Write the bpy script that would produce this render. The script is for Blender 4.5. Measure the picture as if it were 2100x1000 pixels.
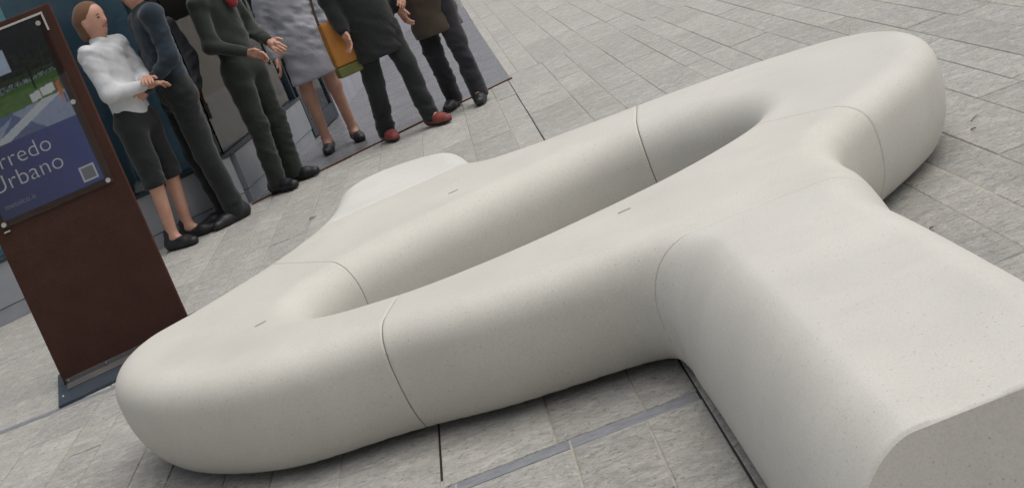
import bpy, bmesh, math, random
import numpy as np
from mathutils import Vector, Matrix

random.seed(7); RNG = np.random.default_rng(7)
for o in list(bpy.data.objects): bpy.data.objects.remove(o)
S = bpy.context.scene
COL = S.collection

# ------------------------------------------------------------------ camera
FPX, ROLL, PITCH, YAW, CX, CY, CAMH = 2787.0, 22.13, 8.426, 2.739, 870.7, 268.3, 1.45
cd = bpy.data.cameras.new("camera"); cam = bpy.data.objects.new("camera", cd); COL.objects.link(cam)
cd.sensor_width = 36; cd.lens = 36 * FPX / 2100
cd.shift_x = (1050 - CX) / 2100; cd.shift_y = -(500 - CY) / 2100
cd.clip_start = 0.05; cd.clip_end = 500
_r, _t, _y = (math.radians(a) for a in (ROLL, PITCH, YAW))
_X = Vector((math.cos(_y), math.sin(_y), 0)); _Y = Vector((-math.sin(_y), math.cos(_y), 0)); _Z = Vector((0, 0, 1))
fw = _Y * math.cos(_t) - _Z * math.sin(_t); up0 = _Y * math.sin(_t) + _Z * math.cos(_t)
rt = _X * math.cos(_r) - up0 * math.sin(_r)          # picture right axis (camera rolled)
up = _X * math.sin(_r) + up0 * math.cos(_r)
# unrolled basis -> picture basis: world right shows along (cos r, sin r)
cam.matrix_world = Matrix(((rt.x, up.x, -fw.x, 0), (rt.y, up.y, -fw.y, 0), (rt.z, up.z, -fw.z, CAMH), (0, 0, 0, 1)))
S.camera = cam

# ------------------------------------------------------------------ sky and sun (overcast)
SUN_EL, SUN_AZ = 70, 92       # azimuth clockwise from +Y
W = bpy.data.worlds.new("World"); S.world = W; W.use_nodes = True
wn = W.node_tree.nodes; wl = W.node_tree.links
sky = wn.new("ShaderNodeTexSky"); sky.sky_type = 'NISHITA'; sky.sun_disc = False
sky.sun_elevation = math.radians(SUN_EL); sky.sun_rotation = math.radians(SUN_AZ)
sky.air_density = 1.0; sky.dust_density = 6.0; sky.ozone_density = 0.6; sky.altitude = 100
bg = wn["Background"]; bg.inputs[1].default_value = 0.13
hs = wn.new("ShaderNodeHueSaturation"); hs.inputs["Saturation"].default_value = .35      # overcast: almost white cloud light
wl.new(sky.outputs[0], hs.inputs["Color"]); wl.new(hs.outputs[0], bg.inputs[0])
sd = bpy.data.lights.new("sun", 'SUN'); sun = bpy.data.objects.new("sun", sd); COL.objects.link(sun)
sd.energy = 1.05; sd.angle = math.radians(85); sd.color = (1.0, 0.975, 0.935)
_d = Vector((math.sin(math.radians(SUN_AZ)) * math.cos(math.radians(SUN_EL)), math.cos(math.radians(SUN_AZ)) * math.cos(math.radians(SUN_EL)), math.sin(math.radians(SUN_EL))))
sun.rotation_euler = _d.to_track_quat('Z', 'Y').to_euler(); sun.location = (6, 0, 8)
S.view_settings.view_transform = 'Standard'; S.view_settings.look = 'None'
S.view_settings.exposure = -0.06; S.view_settings.gamma = 1.0; S.view_settings.use_curve_mapping = False
S.render.engine = 'CYCLES'

# ------------------------------------------------------------------ materials
def mat(name, col, rough=0.6, metal=0.0, spec=0.5):
    m = bpy.data.materials.new(name); m.use_nodes = True
    b = m.node_tree.nodes["Principled BSDF"]
    b.inputs["Base Color"].default_value = (*col, 1); b.inputs["Roughness"].default_value = rough
    b.inputs["Metallic"].default_value = metal; b.inputs["Specular IOR Level"].default_value = spec
    return m
class N:
    """small node helper"""
    def __init__(s, m): s.m = m; s.t = m.node_tree; s.b = s.t.nodes.get("Principled BSDF")
    def new(s, typ, **kw):
        n = s.t.nodes.new(typ)
        for k, v in kw.items(): setattr(n, k, v)
        return n
    def link(s, a, b): s.t.links.new(a, b)
    def pos(s): return s.new("ShaderNodeNewGeometry").outputs["Position"]
    def mapping(s, v, scale=(1, 1, 1), rot=(0, 0, 0)):
        n = s.new("ShaderNodeMapping"); s.link(v, n.inputs[0]); n.inputs["Scale"].default_value = scale; n.inputs["Rotation"].default_value = rot
        return n.outputs[0]
    def noise(s, v, sc, det=4, rough=.55, dist=0):
        n = s.new("ShaderNodeTexNoise"); s.link(v, n.inputs["Vector"]); n.inputs["Scale"].default_value = sc
        n.inputs["Detail"].default_value = det; n.inputs["Roughness"].default_value = rough; n.inputs["Distortion"].default_value = dist
        return n.outputs["Fac"]
    def ramp(s, f, stops):
        n = s.new("ShaderNodeValToRGB"); s.link(f, n.inputs[0]); e = n.color_ramp.elements
        while len(e) < len(stops): e.new(.5)
        for el, (p, c) in zip(e, stops): el.position = p; el.color = (*c, 1) if len(c) == 3 else c
        return n.outputs[0]
    def mix(s, f, a, b, mode='MIX'):
        n = s.new("ShaderNodeMix", data_type='RGBA', blend_type=mode)
        for sock, v in ((n.inputs[0], f), (n.inputs[6], a), (n.inputs[7], b)):
            if isinstance(v, (int, float)): sock.default_value = v
            elif isinstance(v, tuple): sock.default_value = (*v, 1)
            else: s.link(v, sock)
        return n.outputs[2]
    def math(s, op, a, b=0.0):
        n = s.new("ShaderNodeMath", operation=op)
        for sock, v in ((n.inputs[0], a), (n.inputs[1], b)):
            if isinstance(v, (int, float)): sock.default_value = v
            else: s.link(v, sock)
        return n.outputs[0]
    def bump(s, h, strength=.3, dist=.01, prev=None):
        n = s.new("ShaderNodeBump"); s.link(h, n.inputs["Height"]); n.inputs["Strength"].default_value = strength; n.inputs["Distance"].default_value = dist
        if prev: s.link(prev, n.inputs["Normal"])
        return n.outputs[0]
    def base(s, c): s.link(c, s.b.inputs["Base Color"])
    def rough(s, c): s.link(c, s.b.inputs["Roughness"])
    def normal(s, c): s.link(c, s.b.inputs["Normal"])

def concrete(name, tint):
    m = mat(name, (.62, .60, .56), .62, spec=.35); n = N(m); p = n.pos()
    cloud = n.noise(p, 2.3, 5, .6); fine = n.noise(p, 190, 2, .6)
    c = n.ramp(cloud, [(.3, tuple(v * .93 for v in tint)), (.72, tuple(min(1, v * 1.05) for v in tint))])
    c = n.mix(n.ramp(fine, [(.38, (.22,) * 3), (.62, (0,) * 3)]), c, tuple(v * .62 for v in tint))
    # dark aggregate grains, two sizes
    for sc, lo, hi, dark, thr in ((52, .0, .17, (.17, .165, .155), .40), (115, .0, .22, (.22, .205, .19), .5)):
        v = n.new("ShaderNodeTexVoronoi"); n.link(p, v.inputs["Vector"]); v.inputs["Scale"].default_value = sc
        spot = n.ramp(v.outputs["Distance"], [(lo, (1,) * 3), (hi, (0,) * 3)])
        keep = n.math('LESS_THAN', n.new("ShaderNodeSeparateColor").outputs[0], thr)
        sep = n.t.nodes[-1]
        sc_n = [x for x in n.t.nodes if x.bl_idname == "ShaderNodeSeparateColor"][-1]
        n.link(v.outputs["Color"], sc_n.inputs[0])
        c = n.mix(n.math('MULTIPLY', n.math('MULTIPLY', spot, keep), .6), c, dark)
    # faint grey soiling streaks
    soil = n.noise(n.mapping(p, (2.2, 3.2, 2), (0, 0, .5)), 1.9, 7, .7, .8)
    c = n.mix(n.ramp(soil, [(.5, (0,) * 3), (.8, (.25,) * 3)]), c, tuple(v * .7 for v in tint))
    n.base(c); n.normal(n.bump(fine, .12, .002))
    n.rough(n.ramp(cloud, [(.3, (.5,) * 3), (.8, (.68,) * 3)]))
    return m
M = {}
M['concrete'] = concrete("concrete_pale", (.615, .592, .528))
M['concrete_bright'] = concrete("concrete_paler", (.675, .66, .61))
M['concrete_cool'] = concrete("concrete_cool", (.612, .594, .54))

def stone_mat(name, attr):
    m = mat(name, (.36, .36, .35), .7, spec=.35); n = N(m); p = n.pos()
    a = n.new("ShaderNodeAttribute", attribute_name="tint").outputs["Fac"] if attr else n.noise(p, 2.5, 1)
    off = n.new("ShaderNodeCombineXYZ"); n.link(n.math('MULTIPLY', a, 37.0), off.inputs[0]); n.link(n.math('MULTIPLY', a, 91.0), off.inputs[1])
    add = n.new("ShaderNodeVectorMath", operation='ADD'); n.link(p, add.inputs[0]); n.link(off.outputs[0], add.inputs[1])
    q = add.outputs[0]
    def turned(sc, base):
        n_ = n.new("ShaderNodeMapping"); n.link(q, n_.inputs[0]); n_.inputs["Scale"].default_value = sc
        cx_ = n.new("ShaderNodeCombineXYZ"); n.link(n.math('ADD', n.math('MULTIPLY', n.math('FRACT', n.math('MULTIPLY', a, 13.0)), 1.3), base), cx_.inputs[2]); n.link(cx_.outputs[0], n_.inputs["Rotation"]); return n_.outputs[0]
    r2 = n.math('FRACT', n.math('MULTIPLY', a, 29.0))
    strk = n.noise(turned((6, 9.5, 6), -.3), 1.7, 9, .74, 1.6)
    clft = n.noise(turned((7, 11, 7), -.35), 2.6, 8, .7, 1.2)
    pit = n.noise(turned((12, 19, 12), -.3), 4.0, 5, .7, 1.0)
    blot = n.noise(n.mapping(q, (4, 6, 4), (0, 0, .3)), 2.2, 5, .6, .8)
    big = n.noise(q, 3.2, 4, .6)
    c = n.ramp(strk, [(.33, (.37, .37, .365)), (.45, (.50, .497, .48)), (.56, (.59, .583, .56)), (.70, (.74, .73, .70))])
    c = n.mix(n.ramp(big, [(.42, (0,) * 3), (.75, (.45,) * 3)]), c, (.58, .54, .465))
    c = n.mix(n.ramp(pit, [(.36, (.8,) * 3), (.47, (0,) * 3)]), c, (.20, .205, .215))
    c = n.mix(n.ramp(blot, [(.38, (.42,) * 3), (.52, (0,) * 3)]), c, (.41, .41, .405)); c = n.mix(n.ramp(blot, [(.56, (0,) * 3), (.70, (.45,) * 3)]), c, (.74, .73, .70))
    tone = n.ramp(a, [(0, (.90, .905, .92)), (.3, (.97, .97, .975)), (.65, (1.02, 1.015, 1.0)), (1, (1.10, 1.09, 1.05))])
    c = n.mix(1.0, c, tone, 'MULTIPLY'); c = n.mix(1.0, n.mix(.08, c, (.50, .492, .468)), (.965, .95, .92), 'MULTIPLY')
    v = n.new("ShaderNodeTexVoronoi"); n.link(p, v.inputs["Vector"]); v.inputs["Scale"].default_value = 2.3                    # old gum and stain spots
    c = n.mix(n.math('MULTIPLY', n.ramp(v.outputs["Distance"], [(.035, (1,) * 3), (.06, (0,) * 3)]), .4), c, (.17, .165, .16))
    c = n.mix(n.ramp(n.noise(p, .9, 5, .65), [(.45, (0,) * 3), (.75, (.35,) * 3)]), c, n.mix(1.0, c, (.80, .79, .77), 'MULTIPLY'))
    n.base(c)
    h = n.math('MULTIPLY', n.math('ADD', n.math('MULTIPLY', clft, .8), n.math('MULTIPLY', pit, .5)), n.math('ADD', n.math('MULTIPLY', r2, .5), .8))
    n.normal(n.bump(h, 1.0, .02)); n.rough(n.ramp(strk, [(.3, (.55,) * 3), (.8, (.75,) * 3)]))
    return m
M['stone'] = stone_mat("paving_quartzite", True)
m = mat("paving_mortar", (.30, .28, .25), .9, spec=.2); n = N(m); p = n.pos()
n.base(n.ramp(n.noise(p, 30, 5), [(.3, (.31, .285, .245)), (.7, (.46, .425, .365))])); n.normal(n.bump(n.noise(p, 160, 3), .5, .004)); M['mortar'] = m
M['slate'] = mat("paving_slate_strip", (.2, .2, .21), .6); n = N(M['slate']); p = n.pos()
n.base(n.ramp(n.noise(n.mapping(p, (4, 14, 4)), 5, 6, .7), [(.3, (.14, .148, .165)), (.7, (.27, .28, .30))])); n.normal(n.bump(n.noise(p, 60, 5), .4, .006))

def corten(name, a, b, rough=.55):
    m = mat(name, a, rough, spec=.22); n = N(m); p = n.pos()
    c = n.ramp(n.noise(p, 7, 6, .65), [(.3, a), (.75, b)])
    c = n.mix(n.ramp(n.noise(p, 140, 3, .7), [(.5, (0,) * 3), (.72, (.35,) * 3)]), c, tuple(v * 1.9 for v in b))
    n.base(c); n.normal(n.bump(n.noise(p, 260, 3), .2, .002)); n.rough(n.ramp(n.noise(p, 12, 4), [(.3, (rough - .1,) * 3), (.7, (rough + .1,) * 3)]))
    return m
M['corten'] = corten("totem_rust_brown", (.042, .017, .0115), (.060, .025, .0170), .6)
M['corten_edge'] = corten("totem_edge_brown", (.085, .032, .020), (.13, .05, .03))  # lighter copy of the totem brown, light on its side faces painted in
M['basesteel'] = corten("base_plate_steel", (.035, .045, .058), (.06, .072, .09), .45)
M['bracket'] = corten("bracket_steel", (.09, .088, .088), (.13, .125, .12), .4)
M['chrome'] = mat("brushed_steel", (.62, .62, .62), .3, 1.0)
M['edgegrey'] = mat("cover_edge_grey", (.55, .55, .54), .4, .6)
M['slotgrey'] = mat("slot_recess_grey", (.34, .325, .30), .9)  # grey disc colour painted for the dark of the slot's recess
M['black'] = mat("black_rubber", (.012, .012, .013), .7)
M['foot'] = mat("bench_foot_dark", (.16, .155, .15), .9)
M['white_print'] = mat("white_print", (.88, .88, .9), .5)
M['pale_print'] = mat("pale_blue_print", (.45, .47, .6), .5)
def glassmat(name, tint, gl=.9, ior=1.5):
    m = bpy.data.materials.new(name); m.use_nodes = True; n = N(m); t = m.node_tree
    t.nodes.remove(t.nodes["Principled BSDF"])
    tr = n.new("ShaderNodeBsdfTransparent"); tr.inputs[0].default_value = (*tint, 1)
    g = n.new("ShaderNodeBsdfGlossy"); g.inputs["Roughness"].default_value = .015; g.inputs["Color"].default_value = (gl, gl, gl, 1)
    f = n.new("ShaderNodeFresnel"); f.inputs[0].default_value = ior
    mx = n.new("ShaderNodeMixShader"); n.link(f.outputs[0], mx.inputs[0]); n.link(tr.outputs[0], mx.inputs[1]); n.link(g.outputs[0], mx.inputs[2])
    n.link(mx.outputs[0], t.nodes["Material Output"].inputs[0]); return m
M['glass'] = glassmat("shop_glass", (.86, .93, .95), .9, 1.5); M['acrylic'] = glassmat("poster_acrylic", (.93, .94, .95), .8, 1.35)
m = mat("plinth_grey_metal", (.30, .32, .345), .34, .3); n = N(m); p = n.pos()
n.base(n.ramp(n.noise(p, 3, 5), [(.3, (.27, .29, .315)), (.7, (.36, .375, .40))])); n.rough(n.ramp(n.noise(p, 9, 4), [(.3, (.28,) * 3), (.7, (.42,) * 3)])); M['plinth'] = m
m = mat("dark_polished_floor", (.13, .13, .14), .3, spec=.5); n = N(m); p = n.pos()
n.base(n.ramp(n.noise(p, 4, 6, .65), [(.3, (.14, .14, .152)), (.7, (.215, .212, .222))])); n.rough(n.ramp(n.noise(p, 6, 4), [(.3, (.22,) * 3), (.7, (.38,) * 3)])); M['dfloor'] = m
M['clad'] = mat("pale_cladding", (.36, .36, .40), .45); n = N(M['clad']); p = n.pos(); n.base(n.ramp(n.noise(p, 2.5, 5), [(.3, (.30, .30, .34)), (.7, (.42, .42, .46))]))
def wood(name, a, b):
    m = mat(name, a, .5); n = N(m); p = n.pos()
    n.base(n.ramp(n.noise(n.mapping(p, (3, 3, 30)), 2.5, 6, .6, .8), [(.3, a), (.7, b)])); return m
M['wood'] = wood("oak", (.30, .17, .08), (.46, .29, .15)); M['darkwood'] = wood("walnut", (.06, .035, .022), (.11, .065, .04))
M['card'] = wood("cardboard", (.33, .22, .12), (.42, .29, .17))
def flat(name, c, r=.6, var=.15, sc=8):
    m = mat(name, c, r); n = N(m); p = n.pos()
    n.base(n.ramp(n.noise(p, sc, 5), [(.3, tuple(v * (1 - var) for v in c)), (.7, tuple(v * (1 + var) for v in c))])); return m
M['teal'] = flat("teal_reflection_board", (.42, .74, .84), .5, .25, 3); M['navy'] = flat("navy_reflection_board", (.14, .22, .29), .5, .25, 3)  # board colours carry the painted reflections of the shop glass
M['whitewall'] = flat("white_painted", (.62, .66, .68), .5, .05); M['paper'] = flat("paper", (.72, .71, .67), .8, .06)
M['darkframe'] = flat("dark_window_frame", (.022, .03, .04), .4, .2); M['intfloor'] = flat("interior_floor", (.10, .10, .10), .4)
M['ceil'] = flat("ceiling_plaster", (.5, .5, .5), .8, .05); M["intwall"] = flat("interior_wall", (.17, .225, .26), .7, .1, 2)

# ------------------------------------------------------------------ object helpers
def tag(o, label=None, cat=None, group=None, kind=None):
    if label: o["label"] = label
    if cat: o["category"] = cat
    if group: o["group"] = group
    if kind: o["kind"] = kind
    return o
def empty(name, loc=(0, 0, 0), rz=0):
    o = bpy.data.objects.new(name, None); COL.objects.link(o); o.location = loc; o.rotation_euler = (0, 0, rz); o.empty_display_size = .1
    return o
def link(name, me, material, parent=None, smooth=False):
    o = bpy.data.objects.new(name, me); COL.objects.link(o)
    if material and not me.materials: me.materials.append(material)
    if parent: o.parent = parent
    if smooth: me.polygons.foreach_set("use_smooth", [True] * len(me.polygons))
    return o
class MB:
    def __init__(s): s.v = []; s.f = []
    def add(s, v, f): k = len(s.v); s.v += [tuple(x) for x in v]; s.f += [tuple(i + k for i in q) for q in f]; return s
    def box(s, a, b, ch=0.0):
        (x0, y0, z0), (x1, y1, z1) = a, b
        if not ch:
            v = [(x, y, z) for z in (z0, z1) for x, y in ((x0, y0), (x1, y0), (x1, y1), (x0, y1))]
            return s.add(v, [(3, 2, 1, 0), (4, 5, 6, 7), (0, 1, 5, 4), (1, 2, 6, 5), (2, 3, 7, 6), (3, 0, 4, 7)])
        bm = bmesh.new(); bmesh.ops.create_cube(bm, size=1)
        for w in bm.verts: w.co = Vector(((x0 + x1) / 2 + w.co.x * (x1 - x0), (y0 + y1) / 2 + w.co.y * (y1 - y0), (z0 + z1) / 2 + w.co.z * (z1 - z0)))
        bmesh.ops.bevel(bm, geom=list(bm.edges), offset=ch, segments=2, affect='EDGES', profile=.5)
        bm.verts.index_update(); s.add([w.co for w in bm.verts], [[w.index for w in f.verts] for f in bm.faces]); bm.free(); return s
    def obox(s, c, ax, ay, L, Wd, z0, z1, ch=0):
        """box along direction (ax,ay) from point c, length L, width Wd to its left"""
        t = MB().box((0, 0, z0), (L, Wd, z1), ch)
        return s.add([(c[0] + x * ax - y * ay, c[1] + x * ay + y * ax, z) for x, y, z in t.v], t.f)
    def cyl(s, c, axis, r, h, n=16, r2=None):
        r2 = r if r2 is None else r2; q = Vector(axis).normalized().to_track_quat('Z', 'Y'); v = []
        for k, (rr, z) in enumerate(((r, 0), (r2, h))):
            for i in range(n):
                a = 2 * math.pi * i / n; v.append(Vector(c) + q @ Vector((rr * math.cos(a), rr * math.sin(a), z)))
        return s.add(v, [tuple(range(n - 1, -1, -1)), tuple(range(n, 2 * n))] + [(i, (i + 1) % n, n + (i + 1) % n, n + i) for i in range(n)])
    def build(s, name, material, parent=None, smooth=False):
        me = bpy.data.meshes.new(name); me.from_pydata(s.v, [], s.f); me.update(); return link(name, me, material, parent, smooth)

# ------------------------------------------------------------------ implicit surface mesher (naive surface nets + projection)
def surface_nets(fn, lo, hi, h, project=2):
    lo = np.array(lo, float); n = [int(math.ceil((b - a) / h)) + 1 for a, b in zip(lo, hi)]
    ax = [lo[i] + h * np.arange(n[i]) for i in range(3)]
    vol = np.empty(n, np.float32)
    X, Y = np.meshgrid(ax[0], ax[1], indexing='ij')
    for k in range(n[2]):
        vol[:, :, k] = fn(np.stack([X.ravel(), Y.ravel(), np.full(X.size, ax[2][k])], 1)).reshape(X.shape)
    ins = vol < 0; c = np.zeros([m - 1 for m in n], np.int8)
    offs = [(i, j, k) for i in (0, 1) for j in (0, 1) for k in (0, 1)]
    for i, j, k in offs: c += ins[i:n[0] - 1 + i, j:n[1] - 1 + j, k:n[2] - 1 + k]
    act = (c > 0) & (c < 8); idx = np.argwhere(act); mp = -np.ones(act.shape, np.int64); mp[act] = np.arange(len(idx))
    val = {o: vol[idx[:, 0] + o[0], idx[:, 1] + o[1], idx[:, 2] + o[2]] for o in offs}
    acc = np.zeros((len(idx), 3)); cnt = np.zeros(len(idx))
    for o in offs:
        for a in range(3):
            if o[a]: continue
            o2 = list(o); o2[a] = 1; o2 = tuple(o2); va, vb = val[o], val[o2]; m_ = (va < 0) != (vb < 0)
            t = np.where(m_, va / np.where(m_, va - vb, 1), 0); pt = np.tile(np.array(o, float), (len(idx), 1)); pt[:, a] += t
            acc[m_] += pt[m_]; cnt[m_] += 1
    V = lo + h * (idx + acc / cnt[:, None])
    Q = []
    for a in range(3):
        b, d = (a + 1) % 3, (a + 2) % 3
        s0 = [slice(None)] * 3; s1 = [slice(None)] * 3; s0[a] = slice(0, -1); s1[a] = slice(1, None)
        A, B = ins[tuple(s0)], ins[tuple(s1)]; e = np.argwhere(A != B)
        e = e[(e[:, b] > 0) & (e[:, d] > 0) & (e[:, b] < n[b] - 1) & (e[:, d] < n[d] - 1)]
        flip = A[tuple(e.T)]
        def cell(db, dd):
            q = e.copy(); q[:, b] += db; q[:, d] += dd; return mp[tuple(q.T)]
        q = np.stack([cell(-1, -1), cell(0, -1), cell(0, 0), cell(-1, 0)], 1)
        q[~flip] = q[~flip][:, ::-1]; Q.append(q)
    Q = np.concatenate(Q); Q = Q[(Q >= 0).all(1)]
    for _ in range(project):
        f0 = fn(V); g = np.stack([(fn(V + np.eye(3)[a] * 1e-3) - fn(V - np.eye(3)[a] * 1e-3)) / 2e-3 for a in range(3)], 1)
        g2 = (g * g).sum(1); st = (f0 / np.maximum(g2, .05))[:, None] * g
        ln = np.linalg.norm(st, axis=1, keepdims=True); V = V - st * np.minimum(1, .5 * h / np.maximum(ln, 1e-9))
    return V, Q
def to_mesh(name, V, Q):
    me = bpy.data.meshes.new(name); me.vertices.add(len(V)); me.vertices.foreach_set("co", V.astype(np.float32).ravel())
    me.loops.add(Q.size); me.loops.foreach_set("vertex_index", Q.astype(np.int32).ravel())
    me.polygons.add(len(Q)); me.polygons.foreach_set("loop_start", np.arange(0, Q.size, 4, dtype=np.int32)); me.polygons.foreach_set("loop_total", np.full(len(Q), 4, np.int32))
    me.update(calc_edges=True); me.validate(); return me

# ------------------------------------------------------------------ bench: outline, profile, modules
def spline(pts, per=14):
    P = np.array(pts, float); n = len(P); out = []
    for i in range(n):
        p0, p1, p2, p3 = P[i - 1], P[i], P[(i + 1) % n], P[(i + 2) % n]
        for t in np.linspace(0, 1, per, endpoint=False):
            out.append(.5 * ((2 * p1) + (-p0 + p2) * t + (2 * p0 - 5 * p1 + 4 * p2 - p3) * t * t + (-p0 + 3 * p1 - 3 * p2 + p3) * t ** 3))
    return np.array(out)
def sdf_poly(pts, poly):
    A, B = poly, np.roll(poly, -1, 0); d = np.full(len(pts), 1e9); inside = np.zeros(len(pts), bool)
    x, y = pts[:, 0], pts[:, 1]
    for (ax, ay), (bx, by) in zip(A, B):
        ex, ey = bx - ax, by - ay; t = np.clip(((x - ax) * ex + (y - ay) * ey) / (ex * ex + ey * ey + 1e-12), 0, 1)
        d = np.minimum(d, (x - ax - t * ex) ** 2 + (y - ay - t * ey) ** 2)
        c = (ay > y) != (by > y)
        if by != ay: inside ^= c & (x < (bx - ax) * (y - ay) / (by - ay) + ax)
    return np.sqrt(d) * np.where(inside, -1, 1)
OUTER = [(-1.59, 4.70), (-1.515, 4.42), (-1.29, 4.13), (-.97, 3.91), (-.57, 3.83), (-.30, 3.74), (-.10, 3.70), (.06, 3.675), (.17, 3.645), (.238, 3.57), (.258, 3.42),
         (.262, 2.8), (.262, 2.2), (.262, 1.6), (.55, 1.55), (.965, 1.6), (.965, 2.2), (.96, 2.8), (.945, 3.3), (.915, 3.6), (.905, 3.80), (.93, 3.99), (1.01, 4.14), (1.15, 4.275),
         (1.34, 4.455), (1.50, 4.66), (1.60, 4.96), (1.575, 5.24), (1.40, 5.46), (1.0, 5.62), (.6, 5.68), (.2, 5.72), (-.03, 5.79), (-.13, 5.95), (-.18, 6.25),
         (-.27, 6.38), (-.46, 6.47), (-.66, 6.46), (-.80, 6.32), (-.83, 6.02), (-.90, 5.72), (-1.07, 5.40), (-1.33, 5.11), (-1.53, 4.94)]
HOLE = [(-.82, 4.55), (-.71, 4.34), (-.5, 4.25), (-.3, 4.22), (0, 4.25), (.4, 4.36), (.68, 4.51), (.82, 4.66), (.86, 4.84), (.78, 5.02), (.6, 5.14), (.36, 5.18),
        (0, 5.1), (-.3, 5.0), (-.6, 4.88), (-.76, 4.74)]
BH = .39
GX, GY, GS = -1.80, 1.90, .0125
gx = GX + GS * np.arange(290); gy = GY + GS * np.arange(392)
_gx, _gy = np.meshgrid(gx, gy, indexing='ij'); _gp = np.stack([_gx.ravel(), _gy.ravel()], 1)
OUT_P, HOLE_P = spline(OUTER), spline(HOLE)
DO = sdf_poly(_gp, OUT_P).reshape(_gx.shape); DH = -sdf_poly(_gp, HOLE_P).reshape(_gx.shape)
def blur(a, it):
    for _ in range(it):
        p = np.pad(a, 1, mode='edge'); a = (p[:-2, 1:-1] + p[2:, 1:-1] + p[1:-1, :-2] + p[1:-1, 2:] + 2 * a) / 6
    return a
DO, DH = blur(DO, 3), blur(DH, 5)
def samp(F, x, y):
    u = np.clip((x - GX) / GS, 0, F.shape[0] - 1.001); v = np.clip((y - GY) / GS, 0, F.shape[1] - 1.001)
    i = u.astype(int); j = v.astype(int); a = u - i; b = v - j
    return F[i, j] * (1 - a) * (1 - b) + F[i + 1, j] * a * (1 - b) + F[i, j + 1] * (1 - a) * b + F[i + 1, j + 1] * a * b
def shell(q, z, h, rt_, rz, rtb, rzb, p):
    zl = h - rz
    v = np.maximum(z - zl, 0) / rz; u = np.maximum(q + rt_, 0) / rt_; upv = (u ** p + v ** p) ** (1 / p)
    vb = np.maximum(zl - z, 0) / rzb; ub = np.maximum(q + rtb, 0) / rtb; dn = (ub ** 2.2 + vb ** 2.2) ** (1 / 2.2)
    return (np.where(z >= zl, upv, dn) - 1) * .13
def bench_fn(P):
    x, y, z = P[:, 0], P[:, 1], P[:, 2]; o = samp(DO, x, y); i = samp(DH, x, y)
    t = np.clip((y - 5.80) / .7, 0, 1); h = BH + .012 * t * t * (3 - 2 * t)
    w = np.clip((3.72 - y) / .3, 0, 1) * np.clip((x + .1) / .3, 0, 1); w = w * w * (3 - 2 * w)          # the wide arm has softer shoulders
    return np.maximum(np.maximum(shell(o, z, h, .125 + .070 * w, .112 + .175 * w, .22 - .08 * w, .30, 2.35 - .62 * w), shell(i, z, h, .15, .15, .18, .30, 2.15)), .034 - z)
BV, BQ = surface_nets(bench_fn, (-1.75, 1.95, 0.0), (1.8, 6.72, .46), GS)
def halfplane(a, b):
    """plane through plan points a,b ; keeps the side on the left of a->b"""
    d = Vector((b[0] - a[0], b[1] - a[1], 0)).normalized(); return Vector((a[0], a[1], 0)), Vector((d.y, -d.x, 0))   # normal points right = cut away
GAP = .0012
def cut_module(me, planes, bevel_plane=None):
    bm = bmesh.new(); bm.from_mesh(me)
    for co, no in planes:
        r = bmesh.ops.bisect_plane(bm, geom=list(bm.verts) + list(bm.edges) + list(bm.faces), dist=1e-5, plane_co=co - no * GAP, plane_no=no, clear_outer=True)
        ed = [e for e in bm.edges if e.is_boundary]
        if ed:
            f = bmesh.ops.holes_fill(bm, edges=ed, sides=0)["faces"]
            for q in f: q.smooth = False
            cut = [e for e in ed if e.is_valid]
            for e in cut: e.smooth = False
    bmesh.ops.remove_doubles(bm, verts=bm.verts, dist=.0008)
    lo = [v for v in bm.verts if not v.link_faces]
    bmesh.ops.delete(bm, geom=lo, context='VERTS')
    m2 = bpy.data.meshes.new("module"); bm.to_mesh(m2); bm.free(); return m2
full = to_mesh("bench_full", BV, BQ); full.polygons.foreach_set("use_smooth", [True] * len(full.polygons))
A_, B_ = (-.40, 4.52), (.42, 4.80)                    # the hole's long axis: seams meet it inside the hole
S1 = ((-.45, 4.2), (-.56, 3.7)); S2 = ((.80, 4.50), (1.2, 4.20)); S3 = ((.49, 5.05), (.62, 5.75)); S4 = ((-.68, 4.86), (-1.05, 5.35))
S5 = ((.0, 3.575), (1.0, 3.60)); S6 = ((-.95, 5.645), (-.15, 5.835)); S7 = ((0, 2.09), (1, 2.11))
FAINT = {'M1': [S4[0], S4[1]], 'M4': [S4[0], S4[1]], 'M2': [S5[0], S5[1]], 'M5': [S5[0], S5[1]]}
rev = lambda s: (s[1], s[0])
hp = halfplane
mods = {
 'M1': ([hp(*rev(S1)), hp(*S4)] , 'concrete', "pale concrete bench end piece curving round the hollow beside the brown totem"),
 'M2': ([hp(*S1), hp(*rev(S2)), hp(*rev((A_, B_))), hp(*S5)], 'concrete', "long pale concrete bench piece along the near side of the hollow, forking right"),
 'M3': ([hp(*S2), hp(*rev(S3))], 'concrete_cool', "rounded pale concrete bench end piece farthest from the totem"),
 'M4': ([hp(A_, B_), hp(*S3), hp(*rev(S4)), hp(*rev(S6))], 'concrete', "long pale concrete bench piece along the far side of the hollow"),
 'M5': ([hp(*rev(S5)), hp(*S7)], 'concrete_cool', "wide pale concrete bench arm nearest the camera with a flat cut end"),
 'M6': ([hp(*S6)], 'concrete_bright', "short whiter concrete bench arm pointing towards the shop"),
}
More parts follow.
